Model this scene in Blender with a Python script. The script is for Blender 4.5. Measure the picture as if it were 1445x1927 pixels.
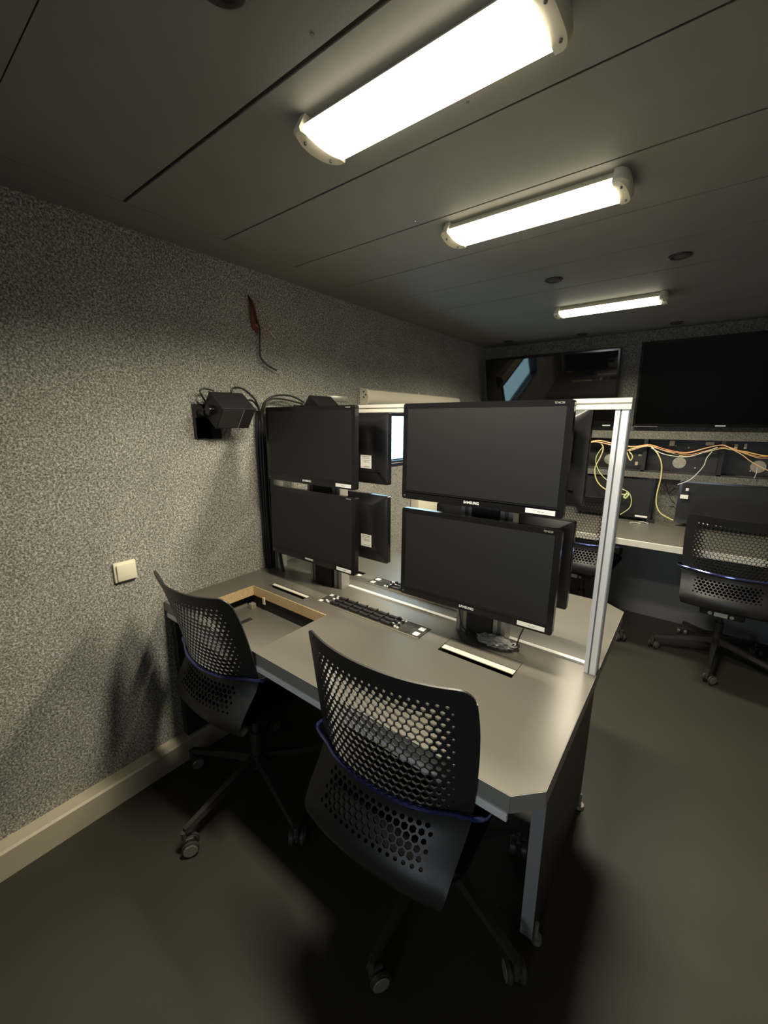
import bpy, bmesh, math, random
from mathutils import Vector, Matrix
from mathutils.geometry import delaunay_2d_cdt
random.seed(7)
PI = math.pi
for o in list(bpy.data.objects):
    bpy.data.objects.remove(o)
S = bpy.context.scene
C = S.collection

# ---------------------------------------------------------------- camera, world, exposure
CAM_POS = Vector((1.6705, 0.0, 1.4662)); YAW, PITCH, ROLL = .6558, .2193, .0031
fwd = Vector((-math.sin(YAW)*math.cos(PITCH), math.cos(YAW)*math.cos(PITCH), -math.sin(PITCH)))
rgt = Vector((math.cos(YAW), math.sin(YAW), 0)); upv = rgt.cross(fwd)
r2 = rgt*math.cos(ROLL) + upv*math.sin(ROLL); u2 = -rgt*math.sin(ROLL) + upv*math.cos(ROLL)
cd = bpy.data.cameras.new('camera'); cd.sensor_width = 36; cd.lens = 766.8/1927*36
cd.clip_start = .02; cd.clip_end = 60
cam = bpy.data.objects.new('camera', cd); C.objects.link(cam)
m = Matrix((r2, u2, -fwd)).transposed().to_4x4(); m.translation = CAM_POS
cam.matrix_world = m; S.camera = cam

wd = bpy.data.worlds.new('world'); S.world = wd; wd.use_nodes = True
wd.node_tree.nodes['Background'].inputs[0].default_value = (.55, .86, 1, 1)
wd.node_tree.nodes['Background'].inputs[1].default_value = 2.2
S.view_settings.view_transform = 'Standard'; S.view_settings.look = 'None'
S.view_settings.gamma = 1; S.view_settings.use_curve_mapping = False
S.view_settings.exposure = 1.36
LAMP = 2.6          # emission of the ceiling diffusers
LAMP_COL = (1.0, .895, .69)
TUBE = 9.0           # watts of each strip light, thrown downwards by its prismatic cover
DAY_FILL = 2.1            # daylight lamp added behind a guessed doorway
S.cycles.max_bounces = 8; S.cycles.diffuse_bounces = 5

# ---------------------------------------------------------------- materials
def mat(name, col, rough=.5, metal=0, spec=.5, noise=0, nscale=60, bump=0, coat=0, detail=3):
    m = bpy.data.materials.new(name); m.use_nodes = True
    nt = m.node_tree; b = nt.nodes['Principled BSDF']
    b.inputs['Base Color'].default_value = (*col, 1); b.inputs['Roughness'].default_value = rough
    b.inputs['Metallic'].default_value = metal; b.inputs['Specular IOR Level'].default_value = spec
    b.inputs['Coat Weight'].default_value = coat; b.inputs['Coat Roughness'].default_value = .08
    if noise or bump:
        tc = nt.nodes.new('ShaderNodeTexCoord'); n = nt.nodes.new('ShaderNodeTexNoise')
        n.inputs['Scale'].default_value = nscale; n.inputs['Detail'].default_value = detail
        nt.links.new(tc.outputs['Object'], n.inputs['Vector'])
        if noise:
            r = nt.nodes.new('ShaderNodeValToRGB')
            r.color_ramp.elements[0].position = .3; r.color_ramp.elements[1].position = .7
            r.color_ramp.elements[0].color = (*[c*(1-noise) for c in col], 1)
            r.color_ramp.elements[1].color = (*[min(1, c*(1+noise)) for c in col], 1)
            nt.links.new(n.outputs['Fac'], r.inputs['Fac']); nt.links.new(r.outputs['Color'], b.inputs['Base Color'])
        if bump:
            bp = nt.nodes.new('ShaderNodeBump'); bp.inputs['Strength'].default_value = bump; bp.inputs['Distance'].default_value = .002
            nt.links.new(n.outputs['Fac'], bp.inputs['Height']); nt.links.new(bp.outputs['Normal'], b.inputs['Normal'])
    return m

def felt_mat(name, dark, mid, light, scale=165):
    m = bpy.data.materials.new(name); m.use_nodes = True
    nt = m.node_tree; b = nt.nodes['Principled BSDF']
    b.inputs['Roughness'].default_value = .95; b.inputs['Specular IOR Level'].default_value = .1
    tc = nt.nodes.new('ShaderNodeTexCoord')
    n = nt.nodes.new('ShaderNodeTexNoise'); n.inputs['Scale'].default_value = scale; n.inputs['Detail'].default_value = 2.5
    n.inputs['Roughness'].default_value = .6; n.inputs['Distortion'].default_value = .6
    n2 = nt.nodes.new('ShaderNodeTexNoise'); n2.inputs['Scale'].default_value = 6; n2.inputs['Detail'].default_value = 3
    nt.links.new(tc.outputs['Object'], n.inputs['Vector']); nt.links.new(tc.outputs['Object'], n2.inputs['Vector'])
    r = nt.nodes.new('ShaderNodeValToRGB'); e = r.color_ramp.elements
    e[0].position = .36; e[0].color = (*dark, 1); e[1].position = .66; e[1].color = (*light, 1)
    x = e.new(.5); x.color = (*mid, 1)
    nt.links.new(n.outputs['Fac'], r.inputs['Fac'])
    mx = nt.nodes.new('ShaderNodeMix'); mx.data_type = 'RGBA'; mx.blend_type = 'MULTIPLY'; mx.inputs[0].default_value = .35
    nt.links.new(r.outputs['Color'], mx.inputs[6]); nt.links.new(n2.outputs['Fac'], mx.inputs[7])
    nt.links.new(mx.outputs[2], b.inputs['Base Color'])
    bp = nt.nodes.new('ShaderNodeBump'); bp.inputs['Strength'].default_value = .5; bp.inputs['Distance'].default_value = .002
    nt.links.new(n.outputs['Fac'], bp.inputs['Height']); nt.links.new(bp.outputs['Normal'], b.inputs['Normal'])
    return m

def emit(name, col, strength):
    m = bpy.data.materials.new(name); m.use_nodes = True
    b = m.node_tree.nodes['Principled BSDF']
    b.inputs['Base Color'].default_value = (.8, .8, .75, 1); b.inputs['Roughness'].default_value = .4
    b.inputs['Emission Color'].default_value = (*col, 1); b.inputs['Emission Strength'].default_value = strength
    return m

M = {
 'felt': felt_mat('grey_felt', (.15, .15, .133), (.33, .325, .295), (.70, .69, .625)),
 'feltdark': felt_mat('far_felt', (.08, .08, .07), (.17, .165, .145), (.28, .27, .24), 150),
 'ceil': mat('ceiling_metal', (.215, .21, .19), .62, 0, .3, noise=.05, nscale=5, bump=.05),
 'gap': mat('ceiling_gap', (.012, .012, .012), .8),
 'floor': mat('rubber_floor', (.040, .037, .028), .5, 0, .35, noise=.10, nscale=260, bump=.15),
 'desk': mat('desk_laminate', (.128, .121, .104), .30, 0, .5, noise=.04, nscale=900, bump=.04),
 'deskedge': mat('desk_edge_band', (.24, .24, .22), .5),
 'deskpanel': mat('desk_side_panel', (.035, .035, .033), .5, noise=.05, nscale=300),
 'deskleg': mat('desk_panel_edge', (.26, .28, .29), .5),
 'alu': mat('aluminium', (.80, .82, .83), .42, .2, .5),
 'aludull': mat('aluminium_dull', (.42, .41, .38), .42, .4, .5),
 'alug': mat('aluminium_groove', (.16, .165, .17), .5, .4),
 'aluw': mat('aluminium_beam', (.76, .74, .67), .45, .2),
 'blackplas': mat('black_plastic', (.018, .018, .019), .42, noise=.1, nscale=400, bump=.1),
 'chair': mat('chair_shell', (.0145, .015, .016), .42, 0, .45, bump=.08, nscale=500),
 'chairleg': mat('chair_base', (.050, .048, .044), .38, .4),
 'rod': mat('rod_blue_reflection', (.13, .155, .46), .12, .9),  # chrome rod, blue reflection put into its base colour
 'bezel': mat('gloss_bezel', (.008, .008, .009), .18, 0, .5),
 'casing': mat('monitor_casing', (.012, .012, .014), .28, 0, .5),
 'screen': mat('matte_screen', (.014, .0145, .0135), .46, 0, .34),
 'tv': mat('tv_panel', (.0016, .0016, .0018), .38, 0, .05),
 'seat': mat('seat_pad', (.006, .006, .0065), .95, 0, .08),
 'tvgloss': mat('tv_gloss', (.006, .006, .007), .04, 0, .5),
 'logo': mat('silver_print', (.75, .75, .73), .5),
 'dim': mat('dim_print', (.25, .25, .24), .5),
 'sticker': mat('white_sticker', (.86, .86, .83), .5),
 'ink': mat('sticker_ink', (.1, .1, .1), .6),
 'cream': mat('cream_plastic', (.80, .75, .56), .45),
 'blind': mat('cream_blind', (.80, .76, .60), .5),
 'trunk': mat('cable_trunking', (.52, .48, .36), .5, noise=.04, nscale=20),
 'wood': mat('raw_chipboard', (.62, .45, .24), .8, noise=.25, nscale=220, detail=6),
 'cap': mat('lamp_end_cap', (.62, .59, .46), .45),
 'switch': mat('switch_plastic', (.85, .81, .64), .35),
 'frame': mat('window_frame', (.02, .024, .05), .35),
 'black': mat('matt_black', (.010, .010, .011), .7),
 'rack': mat('rack_steel', (.020, .020, .020), .5, noise=.1, nscale=30),
 'kick': mat('kick_panel', (.16, .165, .18), .35),
 'cable': mat('black_cable', (.016, .015, .015), .45),
 'red': mat('red_wire', (.16, .02, .015), .5),
 'pink': mat('pink_wire', (.55, .22, .20), .5),
 'copper': mat('bare_wire_end', (.75, .70, .62), .3, .3),
 'yellow': mat('yellow_wire', (.70, .62, .26), .5),
 'green': mat('yellow_green_wire', (.55, .62, .30), .5),
 'orange': mat('orange_wire', (.75, .32, .12), .5),
 'peach': mat('peach_wire', (.78, .52, .30), .5),
 'white': mat('white_wire', (.60, .60, .54), .5),
 'tan': mat('tan_tag', (.50, .40, .30), .6),
 'rackhole': mat('pale_disc', (.34, .32, .27), .6, noise=.2, nscale=90),
 'keyplate': mat('keypad_plate', (.045, .043, .038), .4),
 'keysilver': mat('keypad_trim', (.42, .38, .30), .4, .4),
 'brush': mat('pale_flap_strip', (.78, .74, .60), .5),
 'grille': mat('speaker_grille', (.03, .028, .025), .6, bump=.6, nscale=900),
 'downrim': mat('downlight_rim', (.035, .033, .03), .35, .3),
 'lens': mat('downlight_lens', (.25, .25, .22), .2, .5),
 'steel': mat('steel_plate', (.6, .58, .52), .35, .7),
 'castor': mat('castor_wheel', (.05, .048, .042), .4),
 'castorrim': mat('castor_rim', (.27, .26, .22), .35, .4),
 'facade': mat('outside_wall', (.55, .68, .75), .9, noise=.35, nscale=14),
}
M['lamp'] = emit('lamp_diffuser', LAMP_COL, LAMP)
g = bpy.data.materials.new('window_glass'); g.use_nodes = True
gb = g.node_tree.nodes['Principled BSDF']; gb.inputs['Transmission Weight'].default_value = 1; gb.inputs['Roughness'].default_value = .02
gb.inputs['IOR'].default_value = 1.05; gb.inputs['Base Color'].default_value = (.95, 1, 1, 1)
M['glass'] = g
g = bpy.data.materials.new('clear_plastic_film'); g.use_nodes = True
gb = g.node_tree.nodes['Principled BSDF']; gb.inputs['Roughness'].default_value = .12; gb.inputs['Alpha'].default_value = .5
gb.inputs['Base Color'].default_value = (.5, .5, .5, 1); gb.inputs['Coat Weight'].default_value = .6
M['film'] = g

# ---------------------------------------------------------------- mesh helpers
class MB:
    def __init__(s): s.bm = bmesh.new()
    def box(s, x0, x1, y0, y1, z0, z1, bev=0, rot=None):
        bm = bmesh.new(); bmesh.ops.create_cube(bm, size=1)
        for v in bm.verts:
            v.co = Vector(((x0+x1)/2 + v.co.x*(x1-x0), (y0+y1)/2 + v.co.y*(y1-y0), (z0+z1)/2 + v.co.z*(z1-z0)))
        if bev: bmesh.ops.bevel(bm, geom=bm.edges[:], offset=bev, segments=2, affect='EDGES', profile=.5)
        if rot: bm.transform(rot)
        s._add(bm); return s
    def _add(s, bm):
        me = bpy.data.meshes.new('t'); bm.to_mesh(me); bm.free(); s.bm.from_mesh(me); bpy.data.meshes.remove(me)
    def cyl(s, p0, p1, r0, r1=None, n=24, bev=0):
        p0, p1 = Vector(p0), Vector(p1); d = p1-p0; r1 = r0 if r1 is None else r1
        bm = bmesh.new(); bmesh.ops.create_cone(bm, cap_ends=True, segments=n, radius1=r0, radius2=r1, depth=d.length)
        if bev:
            ed = [e for e in bm.edges if len(e.link_faces) == 2 and any(len(f.verts) > 4 for f in e.link_faces)]
            bmesh.ops.bevel(bm, geom=ed, offset=bev, segments=2, affect='EDGES')
        q = d.to_track_quat('Z', 'Y').to_matrix().to_4x4(); q.translation = (p0+p1)/2
        bm.transform(q); s._add(bm); return s
    def tube(s, pts, r, n=8, sub=6, closed=False):
        P = [Vector(p) for p in pts]; Q = []
        for i in range(len(P)-1):
            a = P[max(i-1, 0)]; b = P[i]; c = P[i+1]; d = P[min(i+2, len(P)-1)]
            for k in range(sub):
                t = k/sub
                Q.append(.5*((2*b) + (c-a)*t + (2*a-5*b+4*c-d)*t*t + (3*b-a-3*c+d)*t**3))
        Q.append(P[-1]); rings = []
        up = Vector((0, 0, 1)); prev = None
        for i, p in enumerate(Q):
            t = (Q[min(i+1, len(Q)-1)] - Q[max(i-1, 0)]).normalized()
            if prev is None:
                prev = t.orthogonal().normalized()
            nrm = (prev - t*prev.dot(t)); nrm = nrm.normalized() if nrm.length > 1e-6 else t.orthogonal().normalized()
            prev = nrm; bn = t.cross(nrm)
            rings.append([s.bm.verts.new(p + (nrm*math.cos(2*PI*k/n) + bn*math.sin(2*PI*k/n))*r) for k in range(n)])
        for a, b in zip(rings, rings[1:]):
            for k in range(n): s.bm.faces.new((a[k], a[(k+1) % n], b[(k+1) % n], b[k]))
        s.bm.faces.new(rings[0][::-1]); s.bm.faces.new(rings[-1]); return s
    def prism(s, poly, axis, a, b):
        """poly: 2-D outline; axis 0/1/2 = extrusion axis between a and b"""
        def mk(p, v):
            return (v, p[0], p[1]) if axis == 0 else (p[0], v, p[1]) if axis == 1 else (p[0], p[1], v)
        A = [s.bm.verts.new(mk(p, a)) for p in poly]; B = [s.bm.verts.new(mk(p, b)) for p in poly]
        n = len(poly)
        for i in range(n): s.bm.faces.new((A[i], A[(i+1) % n], B[(i+1) % n], B[i]))
        s.bm.faces.new(A[::-1]); s.bm.faces.new(B); return s
    def plate(s, outer, holes, z0, z1):
        """flat slab with real holes, in the xy plane"""
        V = [Vector(p) for p in outer]; E = [(i, (i+1) % len(outer)) for i in range(len(outer))]
        for h in holes:
            b = len(V); V += [Vector(p) for p in h]; E += [(b+i, b+(i+1) % len(h)) for i in range(len(h))]
        v, e, f, *_ = delaunay_2d_cdt(V, E, [], 0, 1e-6)
        top = [s.bm.verts.new((p.x, p.y, z1)) for p in v]; bot = [s.bm.verts.new((p.x, p.y, z0)) for p in v]
        cnt = {}
        for t in f:
            c = sum((v[i] for i in t), Vector((0, 0)))/len(t)
            if not inside(c, outer) or any(inside(c, h) for h in holes): continue
            s.bm.faces.new([top[i] for i in t]); s.bm.faces.new([bot[i] for i in reversed(t)])
            for i in range(len(t)):
                a, b = t[i], t[(i+1) % len(t)]
                if (b, a) in cnt: del cnt[(b, a)]
                else: cnt[(a, b)] = 1
        for a, b in cnt: s.bm.faces.new((top[b], top[a], bot[a], bot[b]))
        return s
    def make(s, name, material, parent=None, smooth=True, ang=35, loc=None):
        bm = s.bm
        bmesh.ops.delete(bm, geom=[v for v in bm.verts if not v.link_faces], context='VERTS')
        bmesh.ops.recalc_face_normals(bm, faces=bm.faces[:])
        if smooth:
            for f in bm.faces: f.smooth = True
            for e in bm.edges:
                if len(e.link_faces) == 2 and e.calc_face_angle(0) > math.radians(ang): e.smooth = False
        me = bpy.data.meshes.new(name); bm.to_mesh(me); bm.free()
        me.materials.append(material)
        o = bpy.data.objects.new(name, me); C.objects.link(o)
        if parent: o.parent = parent
        if loc: o.location = loc
        return o

def inside(p, poly):
    x, y = p[0], p[1]; r = False; n = len(poly)
    for i in range(n):
        x0, y0 = poly[i]; x1, y1 = poly[(i+1) % n]
        if (y0 > y) != (y1 > y) and x < (x1-x0)*(y-y0)/(y1-y0)+x0: r = not r
    return r

def tag(o, label=None, cat=None, group=None, kind=None):
    if label: o['label'] = label
    if cat: o['category'] = cat
    if group: o['group'] = group
    if kind: o['kind'] = kind
    return o
def thing(name, label, cat, loc=(0, 0, 0), rz=0, group=None):
    o = bpy.data.objects.new(name, None); C.objects.link(o); o.empty_display_size = .05
    o.location = loc; o.rotation_euler = (0, 0, rz)
    return tag(o, label, cat, group)
def struct(o): o['kind'] = 'structure'; return o
def text(name, s, size, material, parent, mtx):
    cu = bpy.data.curves.new('t', 'FONT'); cu.body = s; cu.size = size; cu.extrude = .0004; cu.align_x = 'CENTER'; cu.align_y = 'CENTER'
    cu.offset = size*.018
    to = bpy.data.objects.new('t', cu); C.objects.link(to); bpy.context.view_layer.update()
    me = bpy.data.meshes.new_from_object(to.evaluated_get(bpy.context.evaluated_depsgraph_get()))
    bpy.data.objects.remove(to); bpy.data.curves.remove(cu)
    me.name = name; me.materials.clear(); me.materials.append(material); me.transform(mtx)
    o = bpy.data.objects.new(name, me); C.objects.link(o); o.parent = parent
    return o
def copy_tree(o, parent=None):
    c = o.copy(); C.objects.link(c)
    if parent: c.parent = parent
    for ch in list(o.children): copy_tree(ch, c)
    return c
def face_y(x, y, z, flip=False):   # text lying in xy -> standing, facing -y (or +y)
    m = Matrix.Rotation(PI/2, 4, 'X')
    if flip: m = Matrix.Rotation(PI, 4, 'Z') @ m
    return Matrix.Translation((x, y, z)) @ m

# ---------------------------------------------------------------- the room
H, D, W, BK = 2.114, 3.69, 2.36, -1.9
struct(MB().box(-.1, W+.1, BK-.1, D+.1, -.06, 0).make('floor', M['floor']))
WY0, WY1, WZ0, WZ1 = 2.02, 3.04, 1.165, 1.545
b = MB()
b.box(-.08, 0, BK, WY0, 0, H+.06); b.box(-.08, 0, WY1, D, 0, H+.06); b.box(-.08, 0, WY0, WY1, 0, WZ0); b.box(-.08, 0, WY0, WY1, WZ1, H+.06)
struct(b.make('wall_left', M['felt']))
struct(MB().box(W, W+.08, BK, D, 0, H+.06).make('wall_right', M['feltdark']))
DX0, DX1 = 1.15, 2.05      # guessed doorway behind the camera for cool light, daylight is an added lamp
b = MB(); b.box(-.08, DX0, BK-.08, BK, 0, H).box(DX1, W+.08, BK-.08, BK, 0, H).box(DX0, DX1, BK-.08, BK, 1.98, H)
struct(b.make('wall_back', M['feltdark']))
ld = bpy.data.lights.new('day_fill', 'AREA'); ld.shape = 'RECTANGLE'; ld.size = DX1-DX0; ld.size_y = 1.2
ld.energy = DAY_FILL; ld.color = (.85, .94, 1); ld.spread = math.radians(75); lo = bpy.data.objects.new('doorway_fill_lamp', ld); C.objects.link(lo)
lo.location = ((DX0+DX1)/2+.2, BK-.95, 1.35)
b = MB(); b.box(DX0-.3, DX1+.6, BK-1.1, BK-1.05, 0, H).box(DX0-.35, DX0-.3, BK-1.1, BK-.08, 0, H).box(DX1+.6, DX1+.65, BK-1.1, BK-.08, 0, H).box(DX0-.35, DX1+.65, BK-1.1, BK-.08, H, H+.05).box(DX0-.35, DX1+.65, BK-1.1, BK-.08, -.06, 0)  # closed box added behind the doorway to keep sky light out
struct(b.make('vestibule_light_block', M['deskpanel'], smooth=False)); lo.rotation_euler = (PI/2, 0, 0)
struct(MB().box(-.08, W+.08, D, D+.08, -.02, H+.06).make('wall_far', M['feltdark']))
# ceiling: metal panels with dark joints between
cl = struct(MB().box(-.08, W+.08, BK-.08, D+.08, H+.018, H+.07).make('ceiling', M['gap']))
ys = [BK]; y = .303
while y > BK+.3: ys.insert(1, y); y -= .333
ys += [.636, .970, 1.305, 1.636, 1.963, 2.301, 2.66, 3.02, 3.36, D]
wid = {.303: .0025, .636: .011, .970: .0065, 1.305: .006, 1.636: .006, 1.963: .004, 2.301: .0055}
st = .179; sg = .0011
for y0, y1 in zip(ys, ys[1:]):
    a = wid.get(y0, .001)/2; c = wid.get(y1, .001)/2
    MB().box(st+sg, W-st-sg, y0+a, y1-c, H, H+.02).make('ceiling_panel', M['ceil'], cl, smooth=False)
MB().box(0, st-sg, BK, D, H, H+.02).make('edge_strip', M['ceil'], cl, smooth=False)
MB().box(W-st+sg, W, BK, D, H, H+.02).make('edge_strip', M['ceil'], cl, smooth=False)
for x, y in ((1.046, .606), (1.19, .905), (.82, 1.27)):
    MB().cyl((x, y, H-.0015), (x, y, H+.002), .0035, .004).make('ceiling_screw', M['lens'], cl)
# cable trunking along the left wall
b = MB(); b.prism([(0, 0), (.06, 0), (.06, .094), (.052, .1), (0, .1)], 1, BK, D)
struct(b.make('baseboard_left', M['trunk']))
# window in the left wall
wn = struct(thing('window_1', None, None, (0, 0, 0)))
f = MB()
fw_ = .035
f.box(-.07, .008, WY0, WY1, WZ0, WZ0+fw_).box(-.07, .008, WY0, WY1, WZ1-.045, WZ1).box(-.07, .008, WY0, WY0+fw_, WZ0, WZ1).box(-.07, .008, WY1-fw_, WY1, WZ0, WZ1)
f.box(-.05, -.03, WY0, WY1, WZ0+fw_, WZ0+fw_+.006)
struct(f.make('window_frame', M['frame'], wn, smooth=False))
struct(MB().box(.008, .0105, WY0, WY1, WZ1-.004, WZ1-.001).box(.008, .0105, WY0, WY1, WZ1-.024, WZ1-.021).box(.008, .0105, WY0, WY1, WZ0+.018, WZ0+.021).make('frame_bead', M['alu'], wn, smooth=False))
struct(MB().box(-.052, -.048, WY0+fw_, WY1-fw_, WZ0+fw_, WZ1-.045).make('glass_pane', M['glass'], wn, smooth=False))
tag(MB().box(-3.2, -3.0, -.5, 7, -.5, 4.2).make('outside_wall', M['facade'], smooth=False), 'pale blue daylit wall seen through the window', 'wall', kind='structure')

# ---------------------------------------------------------------- ceiling lamps
def ceiling_lamp(cx, cy, label):
    t = thing('ceiling_light', label, 'light', (cx, cy, H), 0, 'ceiling strip lights')
    L, w = .243, .064
    def prof(hw, h, sag, n=12):
        return [(-hw, 0), (-hw, -h)] + [(-hw + 2*hw*k/n, -h - sag*(1-(2*k/n-1)**2)) for k in range(1, n)] + [(hw, -h), (hw, 0)]
    n = 14; arc = [(-w + 2*w*k/n, -.037 - .009*(1-(2*k/n-1)**2)) for k in range(n+1)]
    MB().prism([(w-.004, -.024), (-w+.004, -.024)] + arc, 0, -L, L).make('diffuser', M['lamp'], t)
    la = bpy.data.lights.new('lamp_beam', 'AREA'); la.shape = 'RECTANGLE'; la.size = 2*L-.01; la.size_y = 2*w-.012
    la.energy = TUBE; la.color = LAMP_COL; la.spread = math.radians(152)
    lo_ = bpy.data.objects.new('lamp_beam', la); C.objects.link(lo_); lo_.parent = t; lo_.location = (0, 0, -.0475)
    b = MB()
    b.prism([(-.036, 0), (.036, 0), (w-.006, -.0235), (-w+.006, -.0235)], 0, -L-.004, L+.004)
    b.make('side_rail', M['cap'], t, smooth=False)
    for sx in (-1, 1):
        b = MB(); n = 10
        for k in range(n):   # rounded end cap, stepped outwards
            pass
        pts = [(-w-.006, 0), (-w-.006, 1)]
        outl = []
        for k in range(17):
            v = -1 + 2*k/16
            outl.append((sx*(L + .004 + .036*math.sqrt(max(0, 1-(abs(v)**2.6)*.86))), v*(w+.009)))
        outl = [(sx*L, -(w+.009))] + outl + [(sx*L, w+.009)]
        A = [b.bm.verts.new((sx*L + (x-sx*L)*.8, y*.75, 0)) for x, y in outl]
        Bv = [b.bm.verts.new((x, y, -.034)) for x, y in outl]
        Cv = [b.bm.verts.new((sx*L + (x-sx*L)*.78, y*.96, -.040 - .008*(1-(y/(w+.009))**2))) for x, y in outl]
        k = len(outl)
        for P_, Q_ in ((A, Bv), (Bv, Cv)):
            for i in range(k): b.bm.faces.new((P_[i], P_[(i+1) % k], Q_[(i+1) % k], Q_[i]))
        b.bm.faces.new(A); b.bm.faces.new(Cv)
        e = b.make('end_cap', M['cap'], t, ang=50)
        for sy in (-1, 1):
            MB().cyl((sx*(L+.018), sy*.040, -.0465), (sx*(L+.018), sy*.040, -.03), .003, n=10).make('screw', M['ink'], e)
    return t
ceiling_lamp(1.140, .776, 'lit ceiling strip light nearest the camera, largest of the three')
ceiling_lamp(1.150, 1.400, 'lit ceiling strip light in the middle, above the desk monitors')
ceiling_lamp(1.157, 2.697, 'lit ceiling strip light farthest away, thin glowing bar before the far wall')

# ---------------------------------------------------------------- recessed downlights
def downlight(x, y, label):
    t = thing('downlight', label, 'downlight', (x, y, H), 0, 'unlit round ceiling downlights')
    b = MB(); n = 32; rad = [(.040, .0), (.040, -.004), (.034, -.007), (.026, -.004), (.024, .0)]
    rings = [[b.bm.verts.new((r*math.cos(2*PI*k/n), r*math.sin(2*PI*k/n), z)) for k in range(n)] for r, z in rad]
    for A, B in zip(rings, rings[1:]):
        for k in range(n): b.bm.faces.new((A[k], A[(k+1) % n], B[(k+1) % n], B[k]))
    b.make('rim', M['downrim'], t, ang=60)
    MB().cyl((0, 0, -.003), (0, 0, .0), .0245, .0245).make('lamp_lens', M['lens'], t)
downlight(1.002, .462, 'round black downlight cut by the top edge, before the nearest strip light')
downlight(1.020, 2.140, 'round black downlight left of two, between middle and far strip lights')
downlight(1.501, 2.150, 'round black downlight right of two, between middle and far strip lights')
downlight(.287, 3.475, 'small dark downlight at the left wall corner, leftmost by the far wall')
downlight(.842, 3.530, 'small dark downlight by the far wall, below left end of far strip light')
downlight(1.428, 3.508, 'small dark downlight by the far wall, right of the far strip light')

# ---------------------------------------------------------------- light switch
t = thing('light_switch', 'square cream light switch on the speckled grey felt wall', 'switch', (0, .557, .91))
MB().box(0, .012, -.038, .038, -.038, .038, .003).make('wall_plate', M['switch'], t)
MB().box(.012, .019, -.030, .034, -.033, .031, .002, rot=Matrix.Rotation(.04, 4, 'Y')).make('rocker', M['switch'], t)
MB().box(.0185, .0198, -.010, .012, .022, .0255).make('marking', M['dim'], t, smooth=False)

# ---------------------------------------------------------------- main two-sided desk
ZD, TH = .74, .042
dk = thing('studio_desk', 'grey two-sided studio desk with chamfered corners against the left wall', 'desk', (0, 0, 0))
X1, X2, YF, YR = 1.464, 1.516, .684, 1.795
outer = [(.004, YF), (X1, YF), (X2, .738), (X2, 1.742), (X1-.02, YR), (.004, YR)]
cut = [(.150, .713), (.617, .713), (.617, 1.008), (.150, 1.008)]
slots = [(.203, .441, 1.046, 1.090), (1.078, 1.325, 1.058, 1.154)]
rear = [(1.534-b_, 1.534-a_, 2.495-d_, 2.495-c_) for a_, b_, c_, d_ in slots]
rear = [(.209, .456, 1.341, 1.437), (1.093, 1.331, 1.405, 1.449)]
holes = [cut] + [[(a_, c_), (b_, c_), (b_, d_), (a_, d_)] for a_, b_, c_, d_ in slots+rear]
MB().plate(outer, holes, ZD-TH, ZD).make('desktop', M['desk'], dk, smooth=False)
b = MB(); e = .0015   # edge banding around the outline
for (xa, ya), (xb, yb) in zip(outer[:5], outer[1:5]+[outer[5]]):
    d = Vector((xb-xa, yb-ya)).normalized(); nn = Vector((d.y, -d.x))*e
    b.prism([(xa+nn.x*.1, ya+nn.y*.1), (xb+nn.x*.1, yb+nn.y*.1), (xb+nn.x, yb+nn.y), (xa+nn.x, ya+nn.y)], 2, ZD-TH, ZD-.0006)
b.make('edge_band', M['deskedge'], dk, smooth=False)
b = MB(); x0, x1, y0, y1 = .150, .617, .713, 1.008
b.box(x0, x1, y1-.003, y1, ZD-.044, ZD-.0004).box(x0, x0+.003, y0, y1, ZD-.044, ZD-.0004)
tag(b.make('cutout_edging', M['wood'], dk, smooth=False), 'raw wood edge of the open desk cutout')
b = MB(); b.box(x0-.04, x1+.02, y0-.02, y1+.004, .628, .640); tray = b.make('lowered_tray', M['desk'], dk, smooth=False)
MB().box(.232, .256, .850, .925, .6402, .6408).make('tray_slot', M['gap'], tray, smooth=False)
b = MB(); b.box(x0-.045, x1+.03, y1+.002, y1+.014, .628, ZD-TH).box(x0-.045, x0-.035, y0, y1+.01, .628, ZD-TH); b.box(x1+.02, x1+.03, y0, y1+.01, .628, ZD-TH)
b.make('tray_surround', M['black'], dk, smooth=False)
MB().box(.116, .122, .90, .99, .640, .652).box(.150, .176, .975, 1.000, .640, .664, .002).make('tray_bracket', M['keysilver'], tray, smooth=False)
MB().box(.222, .238, 1.001, 1.005, .672, .704, .001).make('hanging_clip', M['cream'], dk, smooth=False)
for sl, flip in ((slots[0], 0), (slots[1], 0), (rear[0], 1), (rear[1], 1)):
    a_, b_, c_, d_ = sl; big = d_-c_ > .07
    cf = MB()
    if big:
        if not flip: cf.box(a_+.0015, b_-.0015, c_+.047, d_-.0015, ZD-.006, ZD-.0003)
        else: cf.box(a_+.0015, b_-.0015, c_+.0015, d_-.047, ZD-.006, ZD-.0003)
    else:
        if not flip: cf.box(a_+.0015, b_-.0015, d_-.005, d_-.0015, ZD-.006, ZD-.0003)
        else: cf.box(a_+.0015, b_-.0015, c_+.0015, c_+.005, ZD-.006, ZD-.0003)
    port = cf.make('cable_port_flap', M['desk'], dk, smooth=False)
    if not flip: MB().box(a_+.002, b_-.004, c_+.024, c_+.046, ZD-.0045, ZD-.002).make('brush_strip', M['brush'], port, smooth=False)
    else: MB().box(a_+.004, b_-.002, d_-.046, d_-.024, ZD-.0045, ZD-.002).make('brush_strip', M['brush'], port, smooth=False)
    MB().box(a_, b_, c_, d_, ZD-TH-.004, ZD-TH).make('port_well', M['black'], port, smooth=False)
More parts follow.
